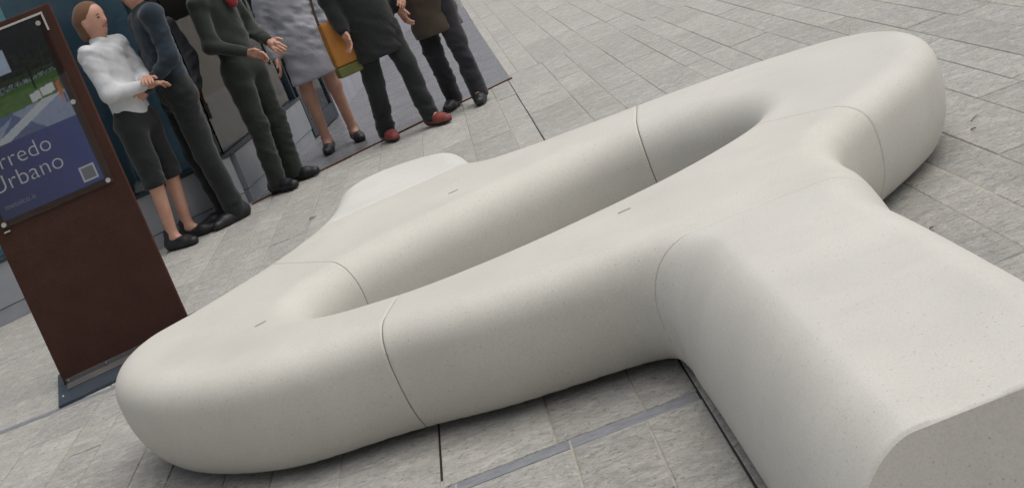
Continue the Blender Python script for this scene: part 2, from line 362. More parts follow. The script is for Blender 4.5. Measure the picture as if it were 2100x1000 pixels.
# keep-side check: hp keeps the left of a->b ; test each module against a plan point that must survive
TEST = {'M1': (-1.3, 4.6), 'M2': (0, 4.0), 'M3': (1.3, 5.2), 'M4': (0, 5.4), 'M5': (.5, 2.8), 'M6': (-.5, 6.2)}
slots = {'M1': [(-.97, 4.43, .5)], 'M2': [(.28, 4.06, .15)], 'M4': [(-.24, 5.32, .25)]}
for k, (pl, mk, lab) in mods.items():
    t = Vector((*TEST[k], 0)); pl = [(co, no if (t - co).dot(no) < 0 else -no) for co, no in pl]
    me = cut_module(full, pl)
    root = empty("bench_module", (TEST[k][0], TEST[k][1], 0)); tag(root, lab, "bench", "modules of the curved concrete bench")
    bm = bmesh.new(); bm.from_mesh(me); bmesh.ops.translate(bm, verts=bm.verts, vec=(-TEST[k][0], -TEST[k][1], 0))
    for co, no in pl:
        if abs(co.y - 2.09) < .03: steps, backs = ((.0, .008), (.004, .0028)), (.004, .010)
        elif k in FAINT and any((co - Vector((*q, 0))).length < 1e-6 for q in FAINT[k]): steps, backs = ((.0, .0009),), (.0012,)
        else: steps, backs = ((.0, .0035), (.0022, .0010)), (.0022, .0045)
        co = co - Vector((*TEST[k], 0)) - no * GAP
        for back in backs: bmesh.ops.bisect_plane(bm, geom=list(bm.verts) + list(bm.edges) + list(bm.faces), dist=1e-5, plane_co=co - no * back, plane_no=no)
        for off, dist_ in steps:
            vs = [v_ for v_ in bm.verts if abs((v_.co - co).dot(no) + off) < min(1.2e-3, .4 * backs[0]) and v_.co.z > .04]
            if vs:
                Pn = np.array([v_.co for v_ in vs]) + np.array([*TEST[k], 0]); g_ = np.stack([(bench_fn(Pn + np.eye(3)[a_] * 2e-3) - bench_fn(Pn - np.eye(3)[a_] * 2e-3)) for a_ in range(3)], 1)
                nn = np.array(no); g_ -= np.outer(g_ @ nn, nn); g_ /= np.maximum(np.linalg.norm(g_, axis=1, keepdims=True), 1e-9)
                for v_, gg in zip(vs, g_): v_.co -= Vector(gg) * dist_
    bm.to_mesh(me); bm.free(); me.name = "seat_body"
    seat = link("seat_body", me, M[mk], root)
    # recessed foot: a plate with the outline drawn in
    bm = bmesh.new(); bm.from_mesh(me)
    zs = [v for v in bm.verts]
    bm.free()
    for sx, sy, ang in slots.get(k, []):
        b = MB(); L, w = .022, .007
        ring = [(L * math.cos(a) if abs(math.cos(a)) < .2 else (L - w) * (1 if math.cos(a) > 0 else -1) + w * math.cos(a), w * math.sin(a)) for a in np.linspace(0, 2 * math.pi, 20, endpoint=False)]
        ring = [(L * math.copysign(abs(math.cos(a)) ** .5, math.cos(a)), w * math.sin(a)) for a in np.linspace(0, 2 * math.pi, 20, endpoint=False)]
        v = [(x * math.cos(ang) - y * math.sin(ang) + sx - TEST[k][0], x * math.sin(ang) + y * math.cos(ang) + sy - TEST[k][1], z) for z in (BH - .012, BH + .0016) for x, y in ring]
        b.add(v, [tuple(range(20, 40))] + [(i, (i + 1) % 20, 20 + (i + 1) % 20, 20 + i) for i in range(20)])
        b.build("lifting_slot", M['slotgrey'], root)
# recessed feet under the modules
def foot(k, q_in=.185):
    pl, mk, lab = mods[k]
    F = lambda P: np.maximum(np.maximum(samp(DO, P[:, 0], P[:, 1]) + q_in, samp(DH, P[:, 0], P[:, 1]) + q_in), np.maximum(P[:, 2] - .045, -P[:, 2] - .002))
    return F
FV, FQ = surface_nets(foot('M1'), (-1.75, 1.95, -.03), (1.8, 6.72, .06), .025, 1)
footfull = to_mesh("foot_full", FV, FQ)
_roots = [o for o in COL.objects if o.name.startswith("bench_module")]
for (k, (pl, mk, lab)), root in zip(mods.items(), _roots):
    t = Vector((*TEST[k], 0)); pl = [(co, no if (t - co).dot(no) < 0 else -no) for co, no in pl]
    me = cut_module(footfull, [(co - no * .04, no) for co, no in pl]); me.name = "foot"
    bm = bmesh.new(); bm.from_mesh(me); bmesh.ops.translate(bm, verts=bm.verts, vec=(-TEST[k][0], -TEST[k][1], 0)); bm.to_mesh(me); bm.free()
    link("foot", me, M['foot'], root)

# ------------------------------------------------------------------ pavement: mortar bed + split stones
E_ = Vector((.883, .469)).normalized(); C1 = Vector((-1.81, 9.53)); C2 = C1 + E_ * 2.36     # shop front line, plinth corner, end of dark floor
pav = MB().add([(-200, -150, -.0034), (200, -150, -.0034), (200, 300, -.0034), (-200, 300, -.0034)], [(0, 1, 2, 3)]).build("pavement", M['mortar'])
tag(pav, kind="structure")
def pj(x, y, z=0.0):
    v = Vector((x, y, z)) - Vector((0, 0, CAMH)); zc = v.dot(fw)
    return (CX + FPX * v.dot(rt) / zc, CY - FPX * v.dot(up) / zc) if zc > .1 else (-9999, -9999)
def inpoly(x, y, poly):
    r = False; n = len(poly); j = n - 1
    for i in range(n):
        if (poly[i][1] > y) != (poly[j][1] > y) and x < (poly[j][0] - poly[i][0]) * (y - poly[i][1]) / (poly[j][1] - poly[i][1]) + poly[i][0]: r = not r
        j = i
    return r
rs = random.Random(11)
def columns(known, lo, hi):
    xs = sorted(known); i = 0
    while xs[0] > lo: xs.insert(0, xs[0] - (rs.choice((.17, .18, .25, .27, .22))))
    while xs[-1] < hi: xs.append(xs[-1] + rs.choice((.17, .18, .25, .27, .22)))
    return xs
XA = columns([-2.07, -1.905, -1.65, -1.48, -1.235, -1.055, -.81, -.49, -.155,   .10, .25, .555, .75, .985, 1.23, 1.365, 1.53], -5.2, 4.2)
XB = columns([.25, .35, .53, .80, .98, 1.245, 1.445], -2.6, 4.6)
XN = columns([-2.3, -2.1, -1.83, -1.6, -1.35, -1.1, -.86, -.47, -.12, .09, .25, .5, .8, 1.1, 1.36, 1.53], -4.6, 3.2)
stones = []
def zone(xs, y0, y1, lens):
    for a, b in zip(xs[:-1], xs[1:]):
        y = y0
        while y < y1 - .01:
            L = rs.choice(lens) * rs.uniform(.85, 1.15); e = y + L
            if y1 - e < .28: e = y1
            stones.append((a, b, y, min(e, y1))); y = e
cut = lambda xs, lo, hi: [x for x in xs if lo - 1e-6 <= x <= hi + 1e-6]
zone(cut(XN, -9, .25), 1.75, 3.445, (.45, .6, .8)); zone(cut(XA, -9, -1.235), 3.505, 5.925, (.5, .7, .9, .4)); zone(cut(XA, -9, -1.235), 5.985, 10.87, (.5, .8, 1.1, .65))
zone(cut(XA, -1.235, .25), 3.505, 10.87, (.5, .7, .9, .4)); zone(cut(XA, .25, 9), 1.75, 10.87, (.5, .8, 1.0, .65)); zone(XB, 10.87, 24.0, (.8, 1.1, 1.4))
def outside_shop(x, y):
    # behind the shop front line and left of the dark floor's right edge
    d = (Vector((x, y)) - C1); side = -E_.y * d.x + E_.x * d.y
    return not (side > .05 and x < .15)
stones = [s for s in stones if outside_shop((s[0] + s[1]) / 2, (s[2] + s[3]) / 2) or outside_shop(s[1], s[2])]
def importance(s):
    c = [pj(*q) for q in ((s[0], s[2]), (s[1], s[2]), (s[1], s[3]), (s[0], s[3]))]
    cx = sum(p[0] for p in c) / 4; cy = sum(p[1] for p in c) / 4
    a = abs(sum(c[i][0] * c[(i + 1) % 4][1] - c[(i + 1) % 4][0] * c[i][1] for i in range(4))) / 2
    if not (-60 < cx < 2160 and -40 < cy < 1040): return 0
    mx, my = (s[0] + s[1]) / 2, (s[2] + s[3]) / 2
    if inpoly(mx, my, OUT_P[::4]) and not False: return a * .02
    return a
stones.sort(key=importance, reverse=True)
def stone_verts(s, r):
    g = .0026; dark_l = abs(s[0] - .25) < .02 or (abs(s[0] + .49) < .03 and s[2] < 4.4); x0, x1, y0, y1 = s[0] + (g + .002 if dark_l else g), s[1] - g, s[2] + g, s[3] - g
    z = r.uniform(-.0016, .0016); c = .0035; j = lambda: r.uniform(-.0018, .0018)
    o = [(x0 + j(), y0 + j()), (x1 + j(), y0 + j()), (x1 + j(), y1 + j()), (x0 + j(), y1 + j())]
    sg = [(1, 1), (-1, 1), (-1, -1), (1, -1)]
    v = [(p[0], p[1], -.03) for p in o] + [(p[0], p[1], z - c * .5) for p in o] + [(p[0] + a * c, p[1] + b * c, z + r.uniform(-.0006, .0006)) for p, (a, b) in zip(o, sg)]
    f = [(8, 9, 10, 11)] + [(i, (i + 1) % 4, 4 + (i + 1) % 4, 4 + i) for i in range(4)] + [(4 + i, 4 + (i + 1) % 4, 8 + (i + 1) % 4, 8 + i) for i in range(4)]
    return v, f
def stone_tint(s, r): return min(1, max(0, r.gauss(.48, .10)))
rr = random.Random(5); rest = MB(); rest_t = []
for k, s in enumerate(stones):
    v, f = stone_verts(s, rr); t = stone_tint(s, rr)
    if k < 300:
        me = bpy.data.meshes.new("paving_stone"); me.from_pydata(v, [], f); at = me.attributes.new("tint", 'FLOAT', 'FACE'); at.data.foreach_set("value", [t] * len(f)); link("paving_stone", me, M['stone'], pav)
    else: rest.add(v, f); rest_t += [t] * len(f)
ro = rest.build("paving_stones", M['stone'], pav); at = ro.data.attributes.new("tint", 'FLOAT', 'FACE'); at.data.foreach_set("value", rest_t); tag(ro, kind="stuff")
# slate strips crossing the paving
for y0, y1, xs in ((3.448, 3.503, (-2.6, -1.9, -1.2, -.45, -.12, .245)), (5.929, 5.981, (-4.4, -3.5, -2.9, -2.2, -1.235))):
    for a, b in zip(xs[:-1], xs[1:]):
        MB().box((a + .003, y0, -.03), (b - .003, y1, -.0015 + rr.uniform(-.001, .001)), .0015).build("slate_strip", M['slate'], pav)
# open expansion joints
MB().box((.2455, 1.8, -.0033), (.2545, 24, -.0026)).build("expansion_joint", M['black'], pav)
MB().box((-.4945, 3.56, -.0033), (-.4865, 4.2, -.0026)).build("expansion_joint", M['black'], pav)
MB().box((-.4740, 3.2, -.0033), (-.4670, 3.55, -.0026)).build("expansion_joint", M['black'], pav)

# ------------------------------------------------------------------ totem with poster
TA = Vector((-2.37, 6.30)); TANG = math.radians(15.95)
tot = empty("information_totem", (TA.x, TA.y, 0), TANG); tag(tot, "rust brown steel totem with a poster reading Arredo Urbano", "totem")
TW, TH_, TT = .655, 1.72, .028
body = MB().box((0, 0, .016), (TW, TT, TH_), .0015).build("panel", M['corten'], tot)
MB().box((TW - .0005, .002, .018), (TW + .0075, TT + .012, TH_ - .002), .001).build("side_flange", M['corten_edge'], tot)
MB().box((.0, .002, TH_ + .0005), (TW - .001, TT + .012, TH_ + .006), .001).build("top_flange", M['corten_edge'], tot)
MB().box((-.035, -.35, 0.002), (TW + .06, .30, .014), .0012).build("base_plate", M['basesteel'], tot)
br = MB().box((.012, -.125, .0145), (TW - .012, -.003, .0195), .001).build("angle_bracket", M['bracket'], tot)
MB().box((.012, -.0045, .0197), (TW - .012, -.0005, .040), .001).build("bracket_lip", M['bracket'], tot)
for x in (.026, .217, .412, .611):
    MB().cyl((x, -.0047, .030), (0, -1, 0), .006, .004, 10, .004).build("screw", M['chrome'], tot)
MB().cyl((.33, -.07, .0197), (0, 0, 1), .004, .003, 10, .003).build("screw", M['chrome'], tot)
MB().cyl((-.012, -.20, .0141), (0, 0, 1), .006, .004, 10, .004).build("screw", M['chrome'], tot)
# poster print: colours painted on a fine grid
PX0, PX1, PZ0, PZ1 = .062, .578, .855, 1.685
nx, nz = 104, 166
u = np.linspace(PX0, PX1, nx); w = np.linspace(PZ0, PZ1, nz); U, Wz = np.meshgrid(u, w, indexing='ij')
rgb = np.zeros((nx, nz, 3)); noi = RNG.random((nx, nz)); nb = blur(RNG.random((nx, nz)), 3); nb = (nb - nb.min()) / (nb.max() - nb.min())
def setc(mask, c, var=.15):
    rgb[mask] = np.array(c) * (1 + var * (nb[mask][:, None] - .5) * 2)
setc(Wz > 0, (.03, .033, .09)); blu = Wz < 1.19
g = (U - PX0) / (PX1 - PX0); rgb[blu] = (np.array([.015, .022, .072]) * (1 - g[blu][:, None]) + np.array([.030, .040, .135]) * g[blu][:, None]) * (.9 + .2 * nb[blu][:, None])
rgb *= 1.7; top = Wz >= 1.19; setc(top, (.010, .011, .012), .6)
setc(top & (Wz < 1.56) & (nb > .55), (.016, .022, .012), .3)
setc(top & (Wz < 1.46) & (nb > .40), (.03, .045, .014), .5)                        # trees
setc((Wz > 1.49) & (Wz < 1.60) & (U < .375), (.42, .48, .58), .1)                      # pale panel
hor = 1.405 + .02 * (U - .3)
setc(top & (Wz < hor + .030) & (Wz > hor - .03) & (noi > .45), (.20, .22, .27), .5)      # far cars and people
lawn = top & (Wz < hor + .006 + .05 * (U - .35)) ; setc(lawn, (.055, .13, .022), .35)
trunk = (np.abs(U - .445 - .04 * (Wz - 1.4)) < .006) & (Wz > 1.375) & (Wz < 1.5); setc(trunk, (.012, .01, .008))
setc((Wz > 1.322 + .1 * (U - .42)) & (Wz < 1.362 + .1 * (U - .42)) & (U > .405) & (U < .455), (.55, .56, .56), .05); setc((Wz > 1.330 + .1 * (U - .48)) & (Wz < 1.372 + .1 * (U - .48)) & (U > .462) & (U < .525), (.6, .6, .6), .05)
path = top & (Wz < 1.318 + .06 * (U - .45)) ; setc(path, (.26, .30, .40), .15)
setc(path & (Wz < 1.30 - .9 * np.abs(U - .30)) , (.10, .13, .24), .2)
setc(path & (np.abs(Wz - (1.19 + .42 * (U - .19))) < .020), (.48, .50, .53), .08)
setc(path & (Wz > 1.19 + .42 * (U - .16) + .05) & (U < .30), (.07, .12, .27), .2)
setc((np.abs(U - .545) < .011) & (Wz > 1.305) & (Wz < 1.375), (.50, .13, .05), .2); setc((np.abs(U - .538) < .006) & (Wz > 1.372) & (Wz < 1.393), (.10, .05, .03))
setc((np.abs(U - .556) < .006) & (Wz > 1.262) & (Wz < 1.31), (.12, .12, .18)); setc((np.abs(U - .541) < .005) & (Wz > 1.275) & (Wz < 1.305), (.4, .22, .12))
setc((U > .565) | (Wz > 1.678), (.010, .010, .011), .2)
V = [(a, -.0042, b) for a in u for b in w]; Fq = [(i * nz + j, (i + 1) * nz + j, (i + 1) * nz + j + 1, i * nz + j + 1) for i in range(nx - 1) for j in range(nz - 1)]
me = bpy.data.meshes.new("poster"); me.from_pydata(V, [], Fq); ca = me.color_attributes.new("print", 'FLOAT_COLOR', 'POINT')
ca.data.foreach_set("color", np.concatenate([rgb.reshape(-1, 3), np.ones((nx * nz, 1))], 1).astype(np.float32).ravel())
m = mat("poster_print", (.1, .1, .1), .45); n = N(m); n.base(n.mix(1.0, n.new("ShaderNodeAttribute", attribute_name="print").outputs["Color"], (1.7, 1.7, 1.7), "MULTIPLY"))
poster = link("poster", me, m, tot)
def text(body_, x0, x1, z, mt, parent, name, y=-.0052, thick=-.0012):
    cu = bpy.data.curves.new(name, 'FONT'); cu.body = body_; cu.size = .1; cu.offset = thick; cu.space_character = 1.02
    to = bpy.data.objects.new(name, cu); COL.objects.link(to); bpy.context.view_layer.update()
    me = bpy.data.meshes.new_from_object(to.evaluated_get(bpy.context.evaluated_depsgraph_get())); bpy.data.objects.remove(to)
    xs = [v.co.x for v in me.vertices]; k = (x1 - x0) / (max(xs) - min(xs)); mn = min(xs)
    for v in me.vertices: v.co = Vector((x0 + (v.co.x - mn) * k, y, z + v.co.y * k))
    me.materials.clear(); return link(name, me, mt, parent)
text("Arredo", .070, .402, 1.084, M['white_print'], poster, "lettering"); text("Urbano", .075, .421, .984, M['white_print'], poster, "lettering"); text("metalco.it", .093, .243, .900, M['pale_print'], poster, "lettering")
MB().box((.471, -.0058, .874), (.547, -.0046, .950)).build("white_square", M['white_print'], poster)
MB().box((.480, -.0066, .883), (.538, -.0060, .941)).build("grey_square", mat("grey_print", (.33, .33, .36), .6), poster)
MB().box((.035, -.0105, .825), (.603, -.0080, 1.688), .0008).build("acrylic_cover", M['acrylic'], tot)
MB().box((.030, -.0125, 1.690), (.614, -.001, 1.700)).build("cover_edge", M['edgegrey'], tot); MB().box((.605, -.0125, 1.608), (.614, -.001, 1.6895)).build("cover_edge", M['edgegrey'], tot)  # grey L along the top and upper right of the cover
for x, z in ((.577, 1.655), (.577, 1.251), (.577, .842), (.054, .842), (.054, 1.251), (.054, 1.655)):
    MB().cyl((x, -.0015, z), (0, -1, 0), .0125, .016, 20, .0115).build("standoff_bolt", M['chrome'], tot)
MB().box((.040, -.012, .802), (.070, -.001, .809), .001).build("clip", M['chrome'], tot)

# ------------------------------------------------------------------ shop building with plinth, glass, dark floor
shop = empty("shop_building", (C1.x, C1.y, 0)); tag(shop, "glass fronted shop with a grey metal plinth behind the totem and people", "building")
def inshop(mb, name, mt, parent=None):
    mb.v = [(x - C1.x, y - C1.y, z) for x, y, z in mb.v]; return mb.build(name, mt, parent or shop)
PLH = .385
R_ = Vector((.165, .986)).normalized(); RL = 2.15; C3 = C1 + R_ * RL          # side return of the shop front
FL = 4.6
a0 = C1 - E_ * FL
for k in range(4):       # front plinth panels
    s0 = FL - (k + 1) * 1.15; p0 = a0 + E_ * (s0 + (.002 if k < 3 else 0)); inshop(MB().obox(p0, E_.x, E_.y, 1.146, .22, .105, PLH, .003), "plinth_panel", M['plinth'])
    inshop(MB().obox(p0 + Vector((-E_.y, E_.x)) * .008, E_.x, E_.y, 1.146, .2, 0.0, .101, .002), "skirting_panel", M['plinth'])
inshop(MB().obox(a0 + Vector((-E_.y, E_.x)) * -.012, E_.x, E_.y, FL + .006, .24, PLH + .002, PLH + .022, .002), "sill", M['darkframe'])
Rn = Vector((-R_.y, R_.x))
inshop(MB().obox(C1 + R_ * .118, R_.x, R_.y, RL - .118, .16, .105, PLH - .003, .003), "plinth_panel", M['plinth'])
inshop(MB().obox(C1 + R_ * .118 + Rn * .008, R_.x, R_.y, RL - .118, .14, 0.0, .101, .002), "skirting_panel", M['plinth'])
inshop(MB().obox(C1 + R_ * .02 - Rn * .010, R_.x, R_.y, RL - .02, .17, PLH + .0035, PLH + .0205, .002), "sill", M['darkframe'])
GT = 2.95
Fn = Vector((-E_.y, E_.x))
for s0, s1 in ((0, 1.30), (1.306, 2.45), (2.456, 4.0 - .002), (4.002, FL - .06)):
    inshop(MB().obox(a0 + E_ * s0 + Fn * .06, E_.x, E_.y, s1 - s0, .012, PLH + .023, GT, 0), "pane", M['glass'])
for s0, s1 in ((.0, 1.05), (1.056, RL - .05)):
    inshop(MB().obox(C1 + R_ * (s0 + .06) + Rn * .05, R_.x, R_.y, s1 - s0 - .06, .012, PLH + .021, GT, 0), "pane", M['glass'])
inshop(MB().obox(C1 + R_ * (RL - .045) + Rn * .02, R_.x, R_.y, .045, .09, PLH + .022, GT, .002), "mullion", M['darkframe'])
inshop(MB().obox(a0 - Fn * .05, E_.x, E_.y, FL + .1, .4, GT + .001, GT + .6, .004), "fascia", M['clad'])
inshop(MB().obox(C1 + R_ * .30 - Rn * .07, R_.x, R_.y, 12, .4, GT + .003, GT + .598, .004), "fascia", M['clad'])
# roof / ceiling and interior shell
inshop(MB().add([(-7.5, 8.6, GT + .2), (-2.2, 9.75, GT + .2), (-1.5, 11.8, GT + .2), (-.4, 22, GT + .2), (-7.5, 22, GT + .2)] + [(-7.5, 8.6, GT + .5), (-2.2, 9.75, GT + .5), (-1.5, 11.8, GT + .5), (-.4, 22, GT + .5), (-7.5, 22, GT + .5)],
     [(4, 3, 2, 1, 0), (5, 6, 7, 8, 9)] + [(i, (i + 1) % 5, 5 + (i + 1) % 5, 5 + i) for i in range(5)]), "roof", M['ceil'])
inshop(MB().add([(-7, 7.6, .004), (-1.95, 9.75, .004), (-1.62, 11.7, .004), (-.9, 18, .004), (-7, 18, .004)], [(0, 1, 2, 3, 4)]), "interior_floor", M['intfloor'])
inshop(MB().box((-7, 15.2, .006), (-1.35, 15.4, GT + .19)), "interior_wall", M['intwall'])
# boards right behind the front glass, coloured to stand in for its reflections
inshop(MB().obox(a0 + E_ * .2 + Fn * .30, E_.x, E_.y, 3.42, .03, .02, 2.6, .003), "reflection_board", M['teal'])
inshop(MB().obox(a0 + E_ * 3.625 + Fn * .33, E_.x, E_.y, .80, .03, .02, 2.6, .003), "reflection_board", M['navy'])
# white posts and column seen through the side glass, door frame with handle
inshop(MB().box((-2.02, 11.0, .006), (-1.93, 11.07, GT + .19), .003), "white_post", M['whitewall'])
inshop(MB().box((-1.90, 12.95, .006), (-1.66, 13.15, GT + .19), .004), "column", M['whitewall'])
D0 = C3 + R_ * .02; door = inshop(MB().obox(D0, R_.x, R_.y, .055, .045, .02, 2.4, .003), "door", M['darkframe'])
inshop(MB().obox(D0 + R_ * .90, R_.x, R_.y, .055, .045, .02, 2.4, .003), "door_stile", M['darkframe'], door); inshop(MB().obox(D0 + R_ * .057, R_.x, R_.y, .84, .045, .02, .16, .003), "door_rail", M['darkframe'], door)
inshop(MB().obox(D0 + R_ * .057, R_.x, R_.y, .84, .045, 2.3, 2.4, .003), "door_rail", M['darkframe'], door)
inshop(MB().obox(D0 + R_ * .057 + Rn * .018, R_.x, R_.y, .84, .01, .162, 2.298), "pane", M['glass'], door)
inshop(MB().obox(D0 + R_ * .015 - Rn * .05, R_.x, R_.y, .02, .02, .75, 1.45, .004), "door_handle", M['chrome'], door)
C4 = D0 + R_ * .98
K_ = Vector((.10, .995)).normalized(); Kn = Vector((-K_.y, K_.x))
for k in range(6):
    for j, (z0, z1) in enumerate(((.003, .98), (.986, 1.96), (1.966, GT))):
        inshop(MB().obox(C4 + K_ * (k * 1.3 + .003), K_.x, K_.y, 1.294, .12, z0, z1, .003), "cladding_panel", M['clad'])
# dark polished entrance floor with rusty steel edge
fl = MB(); q = [tuple(C1 + E_ * .004), tuple(C2), (.20, 24.0), (-.9, 24.0), (-1.0, 14)]
pts = [(C1.x + .01, C1.y + .008), (C2.x, C2.y), (.222, 24), (-1.6, 24), (-1.6, 12)]
fl.add([(x, y, .008) for x, y in pts] + [(x, y, -.02) for x, y in pts], [(0, 1, 2, 3, 4)] + [(i, 5 + i, 5 + (i + 1) % 5, (i + 1) % 5) for i in range(5)])
ef = fl.build("entrance_floor", M['dfloor']); tag(ef, kind="structure")
MB().obox((C1.x + .01 - E_.y * -.009, C1.y + .008 - E_.x * .009), E_.x, E_.y, 2.36, .007, -.02, .0125, .001).build("edge_strip", M['corten_edge'], ef)

# furniture inside the shop
def table(loc, rz):
    t = empty("display_table", loc, rz); tag(t, "low brown wooden table behind the shop's side glass", "table")
    MB().box((-.30, -.22, .56), (.30, .22, .60), .004).build("table_top", M['darkwood'], t)
    for x in (-.27, .23):
        for y in (-.19, .15): MB().box((x, y, .0), (x + .04, y + .04, .558), .003).build("leg", M['darkwood'], t)
    MB().box((-.28, -.20, .28), (.28, .20, .30), .003).build("shelf", M['darkwood'], t)
    return t
table((-1.93, 11.0 - .28, .004), .14)
def stackbox(name, c, dims, rz, mt, label, cat, group=None):
    t = empty(name, c, rz); tag(t, label, cat, group); w_, d_, h_ = dims
    MB().box((-w_ / 2, -d_ / 2, 0), (w_ / 2, d_ / 2, h_), .003).build("body", mt, t)
    MB().box((-w_ / 2 - .004, -d_ / 2 - .004, h_ + .0005), (w_ / 2 + .004, d_ / 2 + .004, h_ + .012), .002).build("cover", M['paper'] if mt != M['card'] else M['card'], t)
zt = .604
stackbox("paper_stack", (-2.10, 10.66, zt), (.17, .22, .030), .1, M['paper'], "lowest pale paper stack on the table in the shop", "paper stack")
stackbox("paper_stack", (-2.09, 10.66, zt + .043), (.16, .20, .022), .3, M['card'], "tan folder lying on the pale paper stack in the shop", "paper stack")
stackbox("storage_box", (-2.10, 10.67, zt + .078), (.14, .14, .06), .0, M['whitewall'], "small white box on top of the papers in the shop", "box")
stackbox("storage_box", (-1.86, 10.66, .312), (.14, .18, .10), .3, M['card'], "brown cardboard box on the shelf under the shop table", "box")
stackbox("storage_box", (-2.03, 10.66, .312), (.10, .16, .14), -.1, M['whitewall'], "white box on the shelf under the shop table", "box")
for k, (x, h_) in enumerate(((-1.90, .22), (-1.865, .20), (-1.835, .24))):
    b = empty("binder", (x, 10.78, zt), .14); tag(b, ("tall pale binder standing left on the shop table", "short middle binder standing on the shop table", "tallest binder standing right on the shop table")[k], "binder")
    MB().box((-.014, -.09, 0), (.014, .09, h_), .002).build("spine", (M['whitewall'], M['darkwood'], M['paper'])[k], b); MB().box((-.009, -.0945, h_ * .55), (.009, -.0905, h_ * .85)).build("spine_label", M['paper'], b)
ch = empty("wooden_chair", (-1.78, 12.0, .004), .55); tag(ch, "light oak chair behind the shop's side glass near the door", "chair")
MB().box((-.20, -.20, .43), (.20, .20, .455), .006).build("seat", M['wood'], ch)
for x in (-.19, .155):
    MB().box((x, -.19, 0), (x + .035, -.155, .428), .004).build("leg", M['wood'], ch); MB().box((x, .16, 0), (x + .035, .195, .428), .004).build("leg", M['wood'], ch)
bk = MB(); 
for i in range(9):
    a = -.8 + 1.6 * i / 8; bk.v += [(.22 * math.sin(a), .10 + .10 * math.cos(a), z) for z in (.62, .78)] + [(.235 * math.sin(a), .118 + .10 * math.cos(a), z) for z in (.62, .78)]
for i in range(8):
    o = 4 * i; bk.f += [(o, o + 4, o + 5, o + 1), (o + 2, o + 3, o + 7, o + 6), (o + 1, o + 5, o + 7, o + 3), (o, o + 2, o + 6, o + 4)]
bk.f += [(0, 1, 3, 2), (32, 34, 35, 33)]; bk.build("backrest", M['wood'], ch)
for x in (-.15, .12): MB().box((x, .165, .456), (x + .03, .19, .64), .004).build("back_post", M['wood'], ch)

# ------------------------------------------------------------------ people
LAT = RNG.random((32, 32, 32))
def vnoise(P, sc):
    q = P * np.array(sc) + 500.0; i = np.floor(q).astype(int); f = q - i; f = f * f * (3 - 2 * f); o = 0
    for a in (0, 1):
        for b in (0, 1):
            for c in (0, 1):
                w = (f[:, 0] if a else 1 - f[:, 0]) * (f[:, 1] if b else 1 - f[:, 1]) * (f[:, 2] if c else 1 - f[:, 2])
                o = o + w * LAT[(i[:, 0] + a) % 32, (i[:, 1] + b) % 32, (i[:, 2] + c) % 32]
    return o - .5
def rcones(segs, k=.02):
    A = np.array([s[0] for s in segs], float); B = np.array([s[1] for s in segs], float); r = np.array([(s[2], s[3]) for s in segs], float)
    sc = np.array([s[4] if len(s) > 4 else (1, 1, 1) for s in segs], float)
    def fn(P):
        out = None
        for i in range(len(A)):
            d = B[i] - A[i]; t = np.clip(((P - A[i]) @ d) / max(d @ d, 1e-9), 0, 1); q = (P - A[i] - t[:, None] * d) / sc[i]
            f = np.sqrt((q * q).sum(1)) - (r[i, 0] + t * (r[i, 1] - r[i, 0]))
            if out is None: out = f
            else:
                h = np.maximum(k - np.abs(out - f), 0) / k; out = np.minimum(out, f) - h * h * k * .25
        return out
    return fn
def organic(name, segs, material, parent, cell=.014, k=.025, clip=None, fold=0.0, seed=0.0):
    pts = np.array([p for s in segs for p in s[:2]]); rm = max(max(s[2], s[3]) * max(s[4] if len(s) > 4 else (1,)) for s in segs) + .03
    f1 = rcones(segs, k)
    def f0(P):
        if not fold: return f1(P)
        x, y, z = P.T; Q_ = np.stack([x + .5 * z + seed, y - .3 * z + 2 * seed, z + .35 * x], 1)
        return f1(P) + fold * (2.2 * vnoise(Q_, (9, 9, 15)) + 1.3 * vnoise(Q_ + 3.3, (20, 20, 34)) * (1 + np.sin(7 * z + seed)))
    fn = f0 if clip is None else (lambda P: np.maximum(f0(P), clip(P)))
    V, Q = surface_nets(fn, pts.min(0) - rm, pts.max(0) + rm, cell); me = to_mesh(name, V, Q)
    return link(name, me, material, parent, True)
def cloth(name, c, r=.85, sc=60):
    m = mat(name, c, .95, spec=.05); m.node_tree.nodes["Principled BSDF"].inputs["Sheen Weight"].default_value = .25; n = N(m); p = n.new("ShaderNodeTexCoord").outputs["Object"]
    n.base(n.ramp(n.noise(p, 5, 4), [(.3, tuple(v * .8 for v in c)), (.7, tuple(v * 1.2 for v in c))]))
    b1 = n.bump(n.noise(n.mapping(p, (1, 1, .6)), 14, 5, .65, .6), .35, .02); n.normal(n.bump(n.noise(p, sc * 6, 2), .25, .002, b1)); return m
SKIN = mat("skin", (.50, .27, .19), .5); SKIN.node_tree.nodes["Principled BSDF"].inputs["Subsurface Weight"].default_value = .08
n = N(SKIN); n.base(n.ramp(n.noise(n.new("ShaderNodeTexCoord").outputs["Object"], 9, 4), [(.3, (.46, .235, .165)), (.7, (.56, .32, .23))]))
